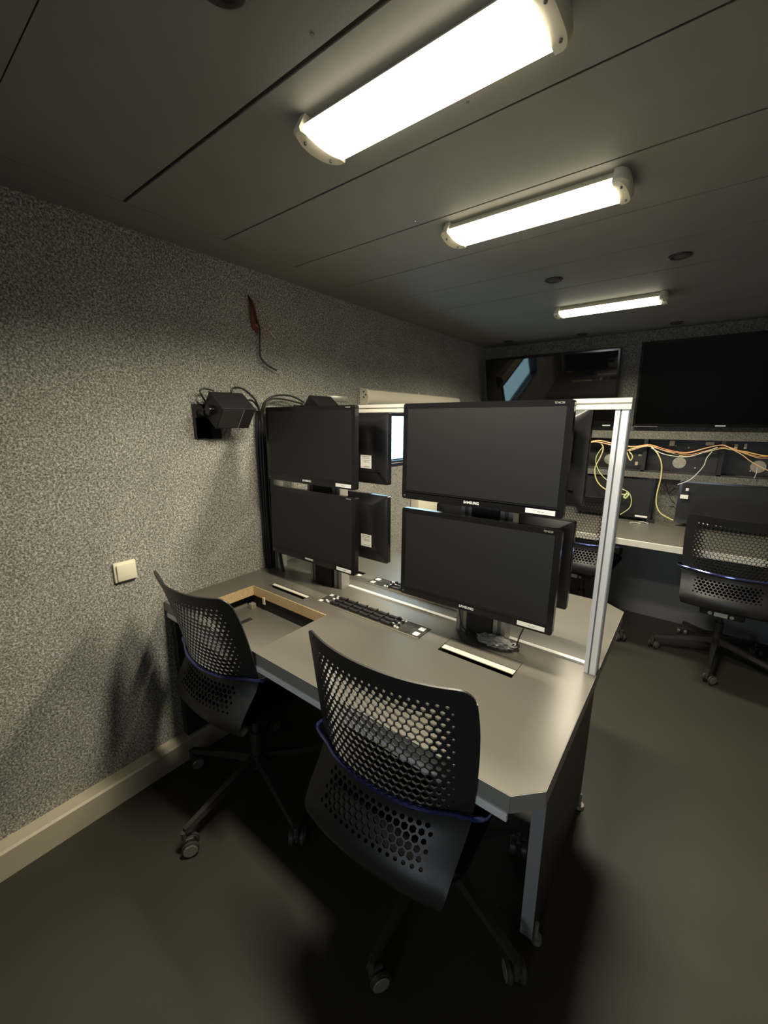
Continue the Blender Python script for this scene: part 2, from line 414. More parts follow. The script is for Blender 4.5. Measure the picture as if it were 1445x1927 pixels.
# front aluminium rail under the front edge
b = MB(); b.box(.02, X1-.004, YF+.001, YF+.028, ZD-TH-.005, ZD-TH).box(.02, X1-.004, YF-.002, YF+.006, ZD-TH-.024, ZD-TH-.003).box(.02, X1-.004, YF-.0035, YF+.004, ZD-TH-.013, ZD-TH-.010)
b.make('front_rail', M['alu'], dk, smooth=False)
# side and middle panels
b = MB(); b.box(1.443, 1.478, .948, 1.534, .022, ZD-TH); sp = b.make('side_panel', M['deskpanel'], dk, smooth=False)
MB().box(1.4432, 1.4778, .9465, .948, .022, ZD-TH).make('panel_edge', M['deskleg'], sp, smooth=False)
MB().box(.006, .04, .70, 1.78, .102, ZD-TH).make('side_panel', M['deskpanel'], dk, smooth=False)
MB().box(.72, .75, .98, 1.52, .022, ZD-TH).make('middle_panel', M['deskpanel'], dk, smooth=False)
MB().box(.04, 1.443, 1.235, 1.255, .25, ZD-TH).make('modesty_panel', M['deskpanel'], dk, smooth=False)
for x, y in ((1.482, .972), (1.482, 1.50), (.735, 1.0), (.735, 1.5)):
    MB().cyl((x, y, 0), (x, y, .012), .018, .016).cyl((x, y, .01), (x, y, .06), .006).make('levelling_foot', M['castorrim'], dk)

# ---------------------------------------------------------------- partition frame on the desk
pf = thing('partition_frame', 'aluminium frame across the desk carrying the eight monitors', 'frame', (0, 1.245, ZD))
def extrusion(x0, x1, y0, y1, z0, z1, name='post'):
    b = MB(); gx = (x1-x0)*.16
    cx = (x0+x1)/2
    b.box(x0, x1, y0+.004, y1-.004, z0, z1)
    b.box(x0, cx-gx, y0, y0+.004, z0, z1).box(cx+gx, x1, y0, y0+.004, z0, z1)
    b.box(x0, cx-gx, y1-.004, y1, z0, z1).box(cx+gx, x1, y1-.004, y1, z0, z1)
    o = b.make(name, M['aludull'], pf, smooth=False)
    MB().box(cx-gx, cx+gx, y0+.003, y1-.003, z0, z1).make('slot', M['alug'], o, smooth=False)
    return o
Y0, Y1 = 1.220-1.245, 1.270-1.245
ZT = 1.498-ZD
pl = []
for xa, xb in ((.006, .036), (.040, .066), (.300, .342), (.452, .498), (1.060, 1.100), (1.196, 1.238)):
    pl.append(extrusion(xa, xb, Y0, Y1, 0, ZT))
b = MB(); b.box(1.483, 1.494, Y0-.001, Y0+.004, 0, ZT).box(1.498, 1.513, Y0-.001, Y0+.004, 0, ZT).box(1.483, 1.513, Y0+.004, Y1, 0, ZT)
b.box(1.513, 1.515, Y0+.002, Y0+.010, 0, ZT).box(1.513, 1.515, Y0+.018, Y0+.028, 0, ZT).box(1.513, 1.515, Y0+.036, Y1, 0, ZT)
ep = b.make('end_post', M['alu'], pf, smooth=False)
MB().box(1.4945, 1.4975, Y0+.0005, Y0+.0042, 0, ZT).make('slot', M['alug'], ep, smooth=False)
b = MB(); b.box(.004, 1.518, Y0-.004, Y1+.004, ZT, ZT+.010).box(.004, 1.518, Y0, Y1, ZT+.010, ZT+.017).box(.004, 1.518, Y0-.004, Y1+.004, ZT+.017, ZT+.028)
b.make('top_beam', M['aluw'], pf, smooth=False)
MB().box(.50, 1.483, .014, .030, 0, .006).make('bottom_rail', M['aluw'], pf, smooth=False)
for xa, xb in ((.344, .446), (1.104, 1.194)):
    MB().box(xa, xb, Y0-.012, Y1+.012, 0, ZT-.04).make('mounting_plate', M['black'], pf, smooth=False)

# ---------------------------------------------------------------- monitors
def rrect(w, h, r, n=5, cx=0, cy=0):
    P = []
    for sx, sy, a0 in ((1, 1, 0), (-1, 1, PI/2), (-1, -1, PI), (1, -1, 1.5*PI)):
        for k in range(n+1):
            a = a0 + k*PI/2/n
            P.append((cx+sx*(w/2-r)+r*math.cos(a), cy+sy*(h/2-r)+r*math.sin(a)))
    return P
def make_monitor(name='monitor', w=.507, h=.304, tdtext='TD4C30'):
    """face at y=0 looking to -y, origin at the middle of the lower edge"""
    t = thing(name, 'x', 'monitor'); c = h/2
    MB().prism(rrect(w, h, .008, cy=c), 1, 0, .020).make('casing', M['bezel'], t)
    b = MB(); n = 0
    o1 = rrect(w-.004, h-.004, .008, cy=c); o2 = rrect(w*.80, h*.66, .02, cy=c+.012)
    A = [b.bm.verts.new((x, .020, z)) for x, z in o1]; Bv = [b.bm.verts.new((x, .044, z)) for x, z in o2]
    for i in range(len(A)): b.bm.faces.new((A[i], A[(i+1) % len(A)], Bv[(i+1) % len(A)], Bv[i]))
    b.bm.faces.new(A); b.bm.faces.new(Bv)
    back = b.make('back_cover', M['casing'], t, ang=25)
    MB().box(-w/2+.03, w/2-.03, .030, .0405, .052, .058, .001).make('back_ridge', M['bezel'], back)
    tag(MB().box(-.180, -.120, .043, .0446, .068, .124).make('rating_label', M['sticker'], back, smooth=False), 'white label on the back')
    ik = MB()
    for z in (.116, .110, .101, .094, .074): ik.box(-.173 + .004*random.random(), -.128-.02*random.random(), .0446, .0449, z, z+.0018)
    ik.make('label_print', M['ink'], back, smooth=False)
    MB().prism(rrect(w-.034, h-.046, .002, cy=c+.006), 1, -.0006, .001).make('screen', M['screen'], t, smooth=False)
    MB().box(-w/2+.012, w/2-.012, -.0016, 0, .0245, .0262).make('bezel_lip', M['casing'], t, smooth=False)
    text('brand_logo', 'SAMSUNG', .0108, M['logo'], t, face_y(-.005, -.0008, .0125))
    text('model_print', tdtext, .007, M['dim'], t, face_y(w/2-.035, -.0008, h-.008))
    tag(MB().box(w/2-.098, w/2-.020, -.0009, .0005, .006, .019).make('bezel_sticker', M['sticker'], t, smooth=False), 'white sticker on the lower bezel')
    MB().box(w/2-.066, w/2-.058, -.0012, -.0009, .0118, .0132).box(w/2-.055, w/2-.048, -.0012, -.0009, .0118, .0132).make('sticker_print', M['dim'], t, smooth=False)
    MB().box(-w/2+.008, -w/2+.014, -.0008, 0, .010, .012).make('power_mark', M['dim'], t, smooth=False)
    MB().box(-.05, .05, .044, .052, .09, .19, .003).box(-.03, .03, .05, .085, .11, .17).make('wall_bracket', M['black'], t)
    return t
mon = make_monitor()
def place(o, x, y, z, yaw, tilt, label, group):
    o.location = (x, y, z); o.rotation_euler = (-tilt, 0, yaw); o['label'] = label; o['group'] = group
R_ = math.radians
gm = 'monitors on the near side of the desk frame'
place(mon, 1.156, 1.100, 1.369-.152, R_(1.0), R_(.9), 'black monitor, upper right of the four facing the camera', gm)
o = copy_tree(mon); place(o, 1.157, 1.100, 1.033-.152, R_(1.6), R_(.9), 'black monitor, lower right of four facing the camera, above bagged cable', gm)
o = copy_tree(mon); place(o, .437, 1.100, 1.370-.152, R_(.1), R_(1.0), 'black monitor, upper left of four facing the camera, beside the cable bundle', gm)
o = copy_tree(mon); place(o, .433, 1.100, 1.037-.152, R_(-.7), R_(1.8), 'black monitor, lower left of four facing the camera, by the wall', gm)
gm = 'monitors on the rear side of the desk frame'
o = copy_tree(mon); place(o, .388, 1.388, 1.352-.152, PI, 0, 'monitor seen from behind with white label, upper left, beside the window', gm)
o = copy_tree(mon); place(o, .386, 1.388, 1.000-.152, PI, 0, 'monitor seen from behind with white label, lower left, below the window', gm)
o = copy_tree(mon); place(o, 1.148, 1.388, 1.356-.152, PI, 0, 'back of monitor behind the upper right one, next to the end post', gm)
o = copy_tree(mon); place(o, 1.133, 1.388, 1.004-.152, PI, 0, 'back of monitor behind the lower right one, next to the end post', gm)

# ---------------------------------------------------------------- intercom key panels in the desk
def keypad(label, grp):
    t = thing('intercom_panel', label, 'intercom panel', (0, 0, 0), 0, grp)
    Wd, Dp = .494, .084
    MB().box(-Wd/2, Wd/2, -Dp/2, Dp/2, 0, .003, .0008).make('base_plate', M['keyplate'], t)
    MB().box(-Wd/2-.001, Wd/2+.001, -Dp/2-.001, -Dp/2+.0015, 0, .0042).box(-Wd/2-.001, Wd/2+.001, Dp/2-.0015, Dp/2+.001, 0, .0042).make('trim_strip', M['keysilver'], t, smooth=False)
    xs = [-.185 + .052*i for i in range(6)]
    for r_ in range(3):
        y = -.026 + .026*r_
        MB().box(-.20, .118, y+.0085, y+.0105, .003, .0065).make('row_strip', M['keysilver'], t, smooth=False)
        for x in xs:
            MB().box(x, x+.040, y-.006, y+.006, .003, .012, .002).make('key_bar', M['blackplas'], t)
            MB().cyl((x+.046, y, .003), (x+.046, y, .017), .0048, .0042, n=12).make('knob', M['blackplas'], t)
    for x, y in ((.128, -.026), (.128, 0), (.128, .026), (.146, -.013), (.146, .013)):
        MB().cyl((x, y, .003), (x, y, .014), .005, .0045, n=12).make('knob', M['blackplas'], t)
    for x, y in ((.137, -.026), (.137, .026), (.120, -.013), (.137, 0), (.150, -.028), (.150, .028), (-.200, .030), (-.198, .006), (-.200, -.026), (-.214, -.02), (-.190, .018)):
        MB().box(x-.0035, x+.0035, y-.0035, y+.0035, .003, .008).make('button', M['sticker'], t, smooth=False)
    for y in (-.02, .02):
        MB().cyl((.180, y, .003), (.180, y, .0042), .018, n=28).make('speaker_grille', M['grille'], t)
        MB().box(.214, .236, y-.011, y+.011, .003, .0045).make('white_label', M['sticker'], t, smooth=False)
    for y in (-.033, .03):
        MB().box(-.243, -.226, y-.008, y+.008, .003, .0045).make('white_label', M['sticker'], t, smooth=False)
    return t
k1 = keypad('black multi-key intercom panel in the desk top before the near monitors', 'intercom panels in the desk top')
k1.location = (.747, 1.114, ZD)
k2 = copy_tree(k1); k2.location = (.782, 1.386, ZD); k2.rotation_euler = (0, 0, PI)
k2['label'] = 'intercom panel in the desk top behind the monitor frame, mostly hidden'

# ---------------------------------------------------------------- bagged cable on the desk
pb = thing('bagged_cable', 'crumpled clear plastic bag with coiled cable below the lower right monitor', 'cable', (1.215, 1.195, ZD))
bm = bmesh.new(); bmesh.ops.create_icosphere(bm, subdivisions=4, radius=1)
for v in bm.verts:
    n = v.co.normalized(); k = 1 + .22*math.sin(9*n.x+4*n.y)*math.cos(11*n.z+5*n.x) + .16*(random.random()-.5)
    v.co = Vector((n.x*.058*k, n.y*.026*k, .017 + n.z*.017*k)); v.co.z = max(v.co.z, .001)
b = MB(); b._add(bm); b.make('plastic_bag', M['film'], pb, smooth=False)
b = MB()
for k in range(4):
    pts = [(.034*math.cos(a)*(1-.08*k), .014*math.sin(a)*(1-.1*k), .007+.006*k+.002*math.sin(3*a)) for a in [i*PI/4 for i in range(9)]]
    b.tube(pts, .0026)
b.make('coiled_cable', M['cable'], pb)
MB().tube([(.030, .005, .012), (.052, .020, .012), (.068, .028, .014), (.074, .018, .014), (.066, .006, .010), (.050, .004, .01)], .0034).make('cable_loop', M['cable'], pb)
MB().tube([(.046, .016, .012), (.058, .022, .018), (.064, .014, .018), (.056, .008, .010)], .0022).make('white_tie', M['white'], pb)
MB().tube([(.066, .020, .014), (.076, .016, .055), (.090, .010, .10), (.092, .0, .16)], .0022).make('lead', M['cable'], pb)
MB().tube([(-.117, -.030, .16), (-.120, -.026, .10), (-.112, -.020, .05), (-.096, -.010, .022), (-.070, .0, .014), (-.040, .0, .012)], .0024).make('lead', M['cable'], pb)
MB().tube([(-.118, -.016, .06), (-.112, -.030, .012), (-.085, -.042, .003), (-.05, -.036, .003), (-.03, -.02, .006)], .0022).make('lead', M['cable'], pb)

# ---------------------------------------------------------------- perforated swivel chairs
def lerp(tab, v):
    for (a, fa), (b_, fb) in zip(tab, tab[1:]):
        if v <= b_: 
            t = (v-a)/(b_-a); return fa+(fb-fa)*t
    return tab[-1][1]
def smoothtab(tab, v, d=.02): return (lerp(tab, max(tab[0][0], v-d)) + 2*lerp(tab, v) + lerp(tab, min(tab[-1][0], v+d)))/4
def hexpoly(cx, cy, ap):
    R0 = ap/.866
    return [(cx+R0*math.cos(PI/6+k*PI/3), cy+R0*1.04*math.sin(PI/6+k*PI/3)) for k in range(6)]
def perforated(outline, hexes, fmap, thick, grid=.03):
    """shell from a 2-D outline with real holes, wrapped by fmap((u,v)) -> (point, normal)"""
    V = [Vector(p) for p in outline]; E = [(i, (i+1) % len(V)) for i in range(len(V))]
    for h in hexes:
        b_ = len(V); V += [Vector(p) for p in h]; E += [(b_+i, b_+(i+1) % 6) for i in range(6)]
    xs = [p[0] for p in outline]; zs = [p[1] for p in outline]
    cs = [(sum(p[0] for p in h)/6, sum(p[1] for p in h)/6) for h in hexes]
    u = min(xs)+grid/2
    while u < max(xs):
        v = min(zs)+grid/2
        while v < max(zs):
            if inside((u, v), outline) and all((u-a)**2+(v-c)**2 > .00016 for a, c in cs): V.append(Vector((u, v)))
            v += grid
        u += grid
    v2, e2, f2, *_ = delaunay_2d_cdt(V, E, [], 0, 1e-6)
    b = MB(); F_, B_ = [], []
    for p in v2:
        q, n = fmap(p.x, p.y); F_.append(b.bm.verts.new(q + n*thick/2)); B_.append(b.bm.verts.new(q - n*thick/2))
    cnt = set(); key = {}
    for c, h in zip(cs, hexes): key.setdefault((round(c[0]/.02), round(c[1]/.02)), []).append(h)
    for t in f2:
        c = sum((v2[i] for i in t), Vector((0, 0)))/3
        if not inside(c, outline): continue
        kx, ky = round(c.x/.02), round(c.y/.02)
        if any(inside(c, h) for i in (-1, 0, 1) for j in (-1, 0, 1) for h in key.get((kx+i, ky+j), ())): continue
        fa = b.bm.faces.new([F_[i] for i in t]); fb = b.bm.faces.new([B_[i] for i in reversed(t)])
        for i in range(3):
            e_ = (t[i], t[(i+1) % 3])
            if (e_[1], e_[0]) in cnt: cnt.discard((e_[1], e_[0]))
            else: cnt.add(e_)
    for a, c in cnt: b.bm.faces.new((F_[c], F_[a], B_[a], B_[c]))
    return b
# upper back: u = x, v = height; edges at yprof, middle bows backwards
UP = [(.640, -.262), (.70, -.266), (.78, -.272), (.86, -.281), (.92, -.291), (.975, -.306)]
HW = [(.640, .213), (.72, .220), (.80, .225), (.88, .226), (.975, .220)]
def upmap(u, v):
    def P(u, v):
        hw = smoothtab(HW, v); bow = .066 - .016*(v-.64)/.33
        return Vector((u, smoothtab(UP, v) - bow*(1-min(1.1, abs(u/hw))**2.2), v - .004*(1-(u/hw)**2)*(v > .9)))
    q = P(u, v); d = .004
    n = (P(u+d, v)-P(u-d, v)).cross(P(u, v+d)-P(u, v-d)).normalized()
    return q, n
def up_outline():
    L = []
    for k in range(13): L.append((.640 + .30*k/12, 1))
    right = [(smoothtab(HW, v), v) for v, _ in L]
    r = .032; hw = smoothtab(HW, .972)
    arc = [(hw-r+r*math.cos(a), .972-r+r*math.sin(a)) for a in [PI/2*k/6 for k in range(7)]]
    top = [(hw-r-(2*(hw-r))*k/16, .972) for k in range(1, 16)]
    return right + arc + top + [(-x, z) for x, z in reversed(arc)] + [(-x, z) for x, z in reversed(right)] + [(smoothtab(HW, .640)*(-1+2*k/12), .640) for k in range(1, 12)]
hx = []; a_ = .0188; rb = a_*.866
for j in range(18):
    v = .665 + j*rb
    for i in range(-11, 12):
        u = (i + (.5 if j % 2 else 0))*a_
        lim = smoothtab(HW, v) - .038
        if abs(u) > lim or v > .938: continue
        gsz = min(1, .26 + (lim-abs(u))/.085, .24 + (.945-v)/.085)
        hx.append(hexpoly(u, v, a_*.445*gsz))
# lower back: u = x, v = arc length down from the crease (0 .. .30)
LOW = [(0, (-.262, .640)), (.03, (-.268, .612)), (.07, (-.295, .578)), (.11, (-.325, .547)), (.15, (-.350, .514)), (.18, (-.358, .485)), (.205, (-.345, .462)), (.235, (-.315, .452)), (.30, (-.24, .450))]
def lowc(v, k): return lerp([(a, b[k]) for a, b in LOW], v)
def lowmap(u, v):
    def P(u, v):
        g_ = lambda k: (lowc(max(0, v-.014), k) + 2*lowc(v, k) + lowc(min(.30, v+.014), k))/4
        bow = .064*max(0, 1-v/.20) + .028*min(1, v/.20)
        return Vector((u, g_(0) - bow*(1-min(1.1, abs(u/.21))**2.2), g_(1)))
    q = P(u, v); d = .004
    n = (P(u+d, v)-P(u-d, v)).cross(P(u, max(0, v-d))-P(u, v+d)).normalized()
    return q, n
def lowhw(v): return lerp([(0, .213), (.08, .206), (.16, .200), (.22, .186), (.26, .16), (.30, .11)], v)
low_out = [(lowhw(.30*k/14), .30*k/14) for k in range(15)] + [(-lowhw(.30*k/14), .30*k/14) for k in range(14, -1, -1)]
low_out += [(lowhw(0)*(-1+2*k/12), 0) for k in range(1, 12)]
hl = []
for j in range(6):
    v = .035 + j*rb
    for i in range(-9, 10):
        u = (i + (.5 if j % 2 else 0))*a_
        if abs(u) > .150: continue
        gsz = min(.92, .30+(.158-abs(u))/.07, .30 + (.130-v)/.05, .34+(v-.020)/.04)
        hl.append(hexpoly(u, v, a_*.42*gsz))
def castor(parent, x, y, ang):
    m = Matrix.Translation((x, y, 0)) @ Matrix.Rotation(ang, 4, 'Z')
    b = MB(); b.cyl((.0, 0, .03), (0, 0, .088), .008, .009); b.box(-.030, .010, -.008, .008, .040, .060, .004)
    b.bm.transform(m); c = b.make('castor', M['castor'], parent)
    for s in (-1, 1):
        w = MB(); w.cyl((-.018, s*.010, .028), (-.018, s*.026, .028), .028, n=24, bev=.004); w.bm.transform(m); w.make('wheel', M['castor'], c)
        w = MB(); w.cyl((-.018, s*.0255, .028), (-.018, s*.0275, .028), .0235, .021, n=24); w.bm.transform(m); w.make('wheel_rim', M['castorrim'], c)
def make_chair(star, bx=0, by=0):
    t = thing('swivel_chair', 'x', 'chair')
    perforated(up_outline(), hx, upmap, .0045).make('backrest', M['chair'], t, ang=40)
    perforated(low_out, hl, lowmap, .005).make('lower_back', M['chair'], t, ang=40)
    # support rod behind the crease
    pts = [(-.225, -.06, .60), (-.243, -.14, .628), (-.243, -.235, .646), (-.232, -.272, .652)]
    for k in range(1, 12):
        u = -.215 + .43*k/12; q, n = upmap(u, .652); pts.append((u, q.y - .0095, .652))
    pts += [(.232, -.272, .652), (.243, -.235, .646), (.243, -.14, .628), (.225, -.06, .60)]
    MB().tube(pts, .0055, n=10, sub=4).make('support_rod', M['rod'], t)
    for s in (-1, 1):
        MB().tube([(s*.225, -.06, .60), (s*.215, .0, .54), (s*.17, .02, .47), (s*.09, .0, .435)], .009, n=10).make('rod_bracket', M['blackplas'], t)
    # seat
    b = MB(); n = 12; top = rrect(.40, .56, .09, n=6, cy=-.04)
    A = [b.bm.verts.new((x, y, .452)) for x, y in top]; Bv = [b.bm.verts.new((x*1.0, y, .468)) for x, y in top]; Cc = [b.bm.verts.new((x*.93, -.04+(y+.04)*.93, .478)) for x, y in top]
    k_ = len(top)
    for P_, Q_ in ((A, Bv), (Bv, Cc)):
        for i in range(k_): b.bm.faces.new((P_[i], P_[(i+1) % k_], Q_[(i+1) % k_], Q_[i]))
    b.bm.faces.new(A); b.bm.faces.new(Cc)
    b.make('seat', M['seat'], t, ang=50)
    MB().box(-.10, .10, -.26, .09, .385, .448, .010).make('tilt_mechanism', M['blackplas'], t)
    lb = MB().box(-.034, .026, -.268, -.2595, .392, .416, .001).make('maker_plate', M['sticker'], t, smooth=False)
    for x in (-.052, .044): MB().cyl((x, -.268, .404), (x, -.2595, .404), .010, n=16).make('plate_bolt', M['steel'], t)
    MB().cyl((bx, by, .15), (bx, by, .41), .014).cyl((bx, by, .12), (bx, by, .26), .024).make('gas_column', M['chairleg'], t)
    MB().cyl((bx, by, .105), (bx, by, .165), .034, .028, bev=.005).make('hub', M['chairleg'], t)
    R0 = .325
    for k in range(5):
        a = star + k*2*PI/5; ca, sa = math.cos(a), math.sin(a)
        b = MB()
        rings = []
        for r_, z, w_, h_ in ((.02, .140, .020, .018), (.12, .128, .017, .013), (.24, .106, .014, .010), (R0-.004, .092, .011, .008)):
            rings.append([b.bm.verts.new((bx+r_*ca - dy*sa, by+r_*sa + dy*ca, z+dz)) for dy, dz in ((-w_, -h_), (w_, -h_), (w_*.7, h_), (-w_*.7, h_))])
        for A_, B_ in zip(rings, rings[1:]):
            for i in range(4): b.bm.faces.new((A_[i], A_[(i+1) % 4], B_[(i+1) % 4], B_[i]))
        b.bm.faces.new(rings[0]); b.bm.faces.new(rings[-1])
        lg = b.make('leg', M['chairleg'], t, smooth=False)
        castor(lg, bx+R0*ca, by+R0*sa, a + (.9 if k % 2 else -.6))
    return t
gc = 'black perforated swivel chairs'
ch = make_chair(R_(-20)); ch.location = (1.163, .932, 0); ch.rotation_euler = (0, 0, .05)
ch['label'] = 'black perforated swivel chair nearest the camera, tucked at the desk front'; ch['group'] = gc
ch2 = copy_tree(ch); ch2.location = (.401, .972, 0); ch2.rotation_euler = (0, 0, .03)
ch2['label'] = 'black perforated swivel chair left of the nearest one, at the desk cutout'
# its back leans further and its base is turned
for c in list(ch2.children):
    nm = c.name.split('.')[0]
    if nm in ('leg', 'hub', 'gas_column'):
        c.matrix_local = Matrix.Translation((.010, -.175, 0)) @ Matrix.Rotation(R_(5), 4, 'Z')
    if nm in ('backrest', 'lower_back', 'support_rod', 'rod_bracket'):
        pv = Vector((0, -.25, .46)); c.matrix_local = Matrix.Translation(pv) @ Matrix.Rotation(-.15, 4, 'X').inverted() @ Matrix.Translation(-pv)
ch3 = copy_tree(ch); ch3.location = (1.905, 3.10, 0); ch3.rotation_euler = (0, 0, -.06)
ch3['label'] = 'black perforated swivel chair at the far desk, its star base in view'
ch4 = copy_tree(ch); ch4.location = (1.114, 3.12, 0); ch4.rotation_euler = (0, 0, -.06)
ch4['label'] = 'black perforated swivel chair at the far desk, half hidden by the end post'

for c in ch4.children:      # this one is set a little higher
    if c.name.split('.')[0] not in ('leg', 'hub', 'gas_column'): c.location.z += .042

# ---------------------------------------------------------------- wall speakers with cables
def speaker(y, z, tilt, label):
    t = thing('wall_speaker', label, 'speaker', (0, y, z), 0, 'small black wall speakers')
    tag(MB().box(0, .006, -.085, -.010, -.085, .055).box(0, .006, -.075, .035, -.088, .0).make('wall_plate', M['black'], t, smooth=False))  # second box is the speaker's cast shadow, built as a black sheet
    MB().cyl((0, -.055, .02), (.05, -.055, .02), .016).cyl((.03, -.055, .02), (.065, -.030, .02), .014).make('swivel_arm', M['blackplas'], t)
    R0 = Matrix.Translation((.085, .03, .03)) @ Matrix.Rotation(tilt, 4, 'Y')
    MB().box(-.056, .056, -.075, .080, -.050, .050, .002, rot=R0).make('cabinet', M['blackplas'], t, smooth=False)
    g_ = MB(); g_.box(.0562, .0585, .024, .026, -.046, .046, rot=R0); g_.make('trim_line', M['dim'], t, smooth=False)
    MB().box(.056, .0580, -.070, .020, -.044, .044, rot=R0).make('grille', M['grille'], t, smooth=False)
    kn = MB(); kn.cyl((0, -.076, 0), (0, -.096, 0), .020, .018); kn.bm.transform(R0); kn.make('pivot_knob', M['bezel'], t)
    return t
speaker(.965, 1.478, R_(38), 'black box speaker tilted down on the felt wall, left of the monitors')
speaker(1.500, 1.490, R_(38), 'black box speaker on the wall behind the upper left monitor')
def cable(name, pts, r, material, label, group=None, cat='cable', **k):
    return tag(MB().tube(pts, r, **k).make(name, M[material]), label, cat, group)
cable('speaker_cable', [(.05, 1.037, 1.56), (.05, 1.037, 1.595), (.05, 1.062, 1.606), (.05, 1.1, 1.598), (.05, 1.147, 1.564), (.04, 1.172, 1.53), (.03, 1.190, 1.49)], .0045, 'cable', 'black cable arching from the left wall speaker into the bundle')
cable('speaker_cable', [(.02, 1.06, 1.555), (.03, 1.12, 1.556), (.03, 1.153, 1.553), (.03, 1.185, 1.52)], .004, 'cable', 'short straight black cable from left wall speaker to the bundle')
cable('speaker_cable', [(.03, .935, 1.53), (.05, .902, 1.563), (.05, .897, 1.584), (.05, .916, 1.593), (.05, .955, 1.587)], .004, 'cable', 'small black cable loop at the rear of the left wall speaker')
cable('speaker_cable', [(.035, 1.188, 1.471), (.05, 1.190, 1.53), (.06, 1.217, 1.566), (.06, 1.279, 1.584), (.06, 1.358, 1.583), (.06, 1.43, 1.558)], .0045, 'cable', 'upper black cable arching right from the bundle to the second speaker')
cable('speaker_cable', [(.035, 1.195, 1.485), (.05, 1.206, 1.538), (.05, 1.245, 1.566), (.05, 1.317, 1.567), (.05, 1.43, 1.550)], .004, 'cable', 'lower black cable running right from the bundle to the second speaker')
b = MB()
for i in range(7):
    dy = -.020 + .0075*i; dx = .010 + .010*(i % 3)
    b.tube([(dx, 1.196+dy*.5, 1.51), (dx+.006, 1.196+dy, 1.44), (dx+.003*math.sin(i), 1.196+dy, 1.25), (dx+.004*math.cos(i), 1.198+dy, 1.0), (dx, 1.200+dy, .85), (dx, 1.202+dy*.7, ZD+.004)], .0065, n=7)
tag(b.make('cable_bundle', M['cable']), 'thick bundle of black cables running down the wall behind the left monitors', 'cable', kind='stuff')
cable('strap_end', [(.109, 1.195, .86), (.118, 1.195, .79), (.132, 1.195, .744)], .008, 'cable', 'short black cable dropping to the desk below the lower left monitor')

# loose wires on the felt wall
w = thing('loose_wires', 'red and black wires hanging from the felt wall above the speaker', 'wires', (0, 1.19, 2.0))
def rel(pts, base): return [tuple(a-b_ for a, b_ in zip(p, base)) for p in pts]
B0 = (0, 1.19, 2.0)
MB().tube(rel([(0.0, 1.186, 2.004), (.02, 1.189, 1.96), (.022, 1.206, 1.91), (.022, 1.219, 1.868), (.02, 1.216, 1.80), (.02, 1.218, 1.75), (.022, 1.249, 1.719), (.026, 1.299, 1.70)], B0), .0042).make('black_wire', M['cable'], w)
for k in range(4):
    MB().tube(rel([(0.0, 1.186, 2.002), (.012+.004*k, 1.187+.003*k, 1.96), (.012, 1.188+.008*k, 1.90), (.012, 1.195+.006*k, 1.868-.006*k)], B0), .0042).make('red_wire', M['red'], w)
for k in range(3):
    MB().tube(rel([(.014, 1.198+.006*k, 1.885), (.018, 1.222, 1.888-.010*k), (.020, 1.252, 1.878-.012*k), (.020, 1.276, 1.866-.010*k)], B0), .0018).make('pink_wire', M['pink'], w)
MB().tube(rel([(.02, 1.276, 1.868), (.022, 1.292, 1.852), (.022, 1.306, 1.843)], B0), .0016).make('bare_end', M['copper'], w)
MB().tube(rel([(.026, 1.302, 1.70), (.026, 1.322, 1.696), (.026, 1.336, 1.680)], B0), .0012).make('bare_end', M['copper'], w)
tag(MB().box(0, .006, 1.652, 1.815, 1.574, 1.604, .001).cyl((.006, 1.785, 1.589), (.010, 1.785, 1.589), .008, n=12).make('metal_bracket', M['steel']), 'flat steel bracket screwed to the felt wall left of the blind', 'bracket')

# ---------------------------------------------------------------- roller blind above the window
t = thing('roller_blind', 'cream roller blind cassette above the window on the left wall', 'blind', (0, 1.93, 1.56))
MB().prism([(0, .005), (.030, .0), (.055, .020), (.062, .050), (.050, .088), (.0, .100)], 1, .012, 1.18).make('cassette', M['blind'], t, ang=50)
e = MB().prism([(0, -.018), (.034, -.018), (.060, .018), (.066, .050), (.053, .092), (0, .104)], 1, 0, .012).make('end_plate', M['blind'], t, smooth=False)
for z, x in ((.078, .03), (.060, .045), (.046, .03)): MB().cyl((x, -.001, z), (x, .002, z), .006, n=12).make('vent_hole', M['ink'], e)
MB().box(.006, .024, .014, 1.176, -.020, .002, .003).make('bottom_bar', M['blind'], t)
MB().tube([(.03, .60, .09), (.03, .60, .106)], .004, n=6).make('clip', M['blind'], t)
tag(MB().box(.0, .07, 2.50, 2.86, .60, .93, .004).make('wall_box', M['blind']), 'cream wall box under the window, glimpsed between the right monitors', 'box')

# ---------------------------------------------------------------- far wall: televisions
def tv(cx, z0, label, tl, h, scr):
    t = thing('television', label, 'television', (cx, 3.628, z0), 0, 'large black televisions on the far wall')
    w = 1.032
    MB().box(-w/2, w/2, 0, .045, 0, h, .004).make('casing', M['bezel'], t)
    MB().box(-w/2+.016, w/2-.016, -.0012, .001, .022, h-.016).make('screen', M[scr], t, smooth=False)
    MB().box(-.028, .028, -.0022, 0, .006, .013).make('brand_badge', M['logo'], t, smooth=False)
    tag(MB().box(w/2-.09, w/2-.035, -.002, 0, .004, .012).make('bezel_sticker', M['sticker'], t, smooth=False))
    MB().box(-w/2+.01, -w/2+.16, -.0012, .0004, .0, .004).make('edge_glint', M['dim'], t, smooth=False)  # highlight along the lower bezel, made as a pale strip
    MB().box(-.15, .15, .045, .062, .05, .25).make('wall_mount', M['black'], t, smooth=False)
    t.rotation_euler = (R_(tl), 0, 0)
tv(1.753, 1.432, 'large black television at the right of the far wall, cut by frame', 6, .590, 'tv')
tv(.608, 1.432, 'large black television at the left of the far wall, behind the monitors', 15.5, .572, 'tvgloss')

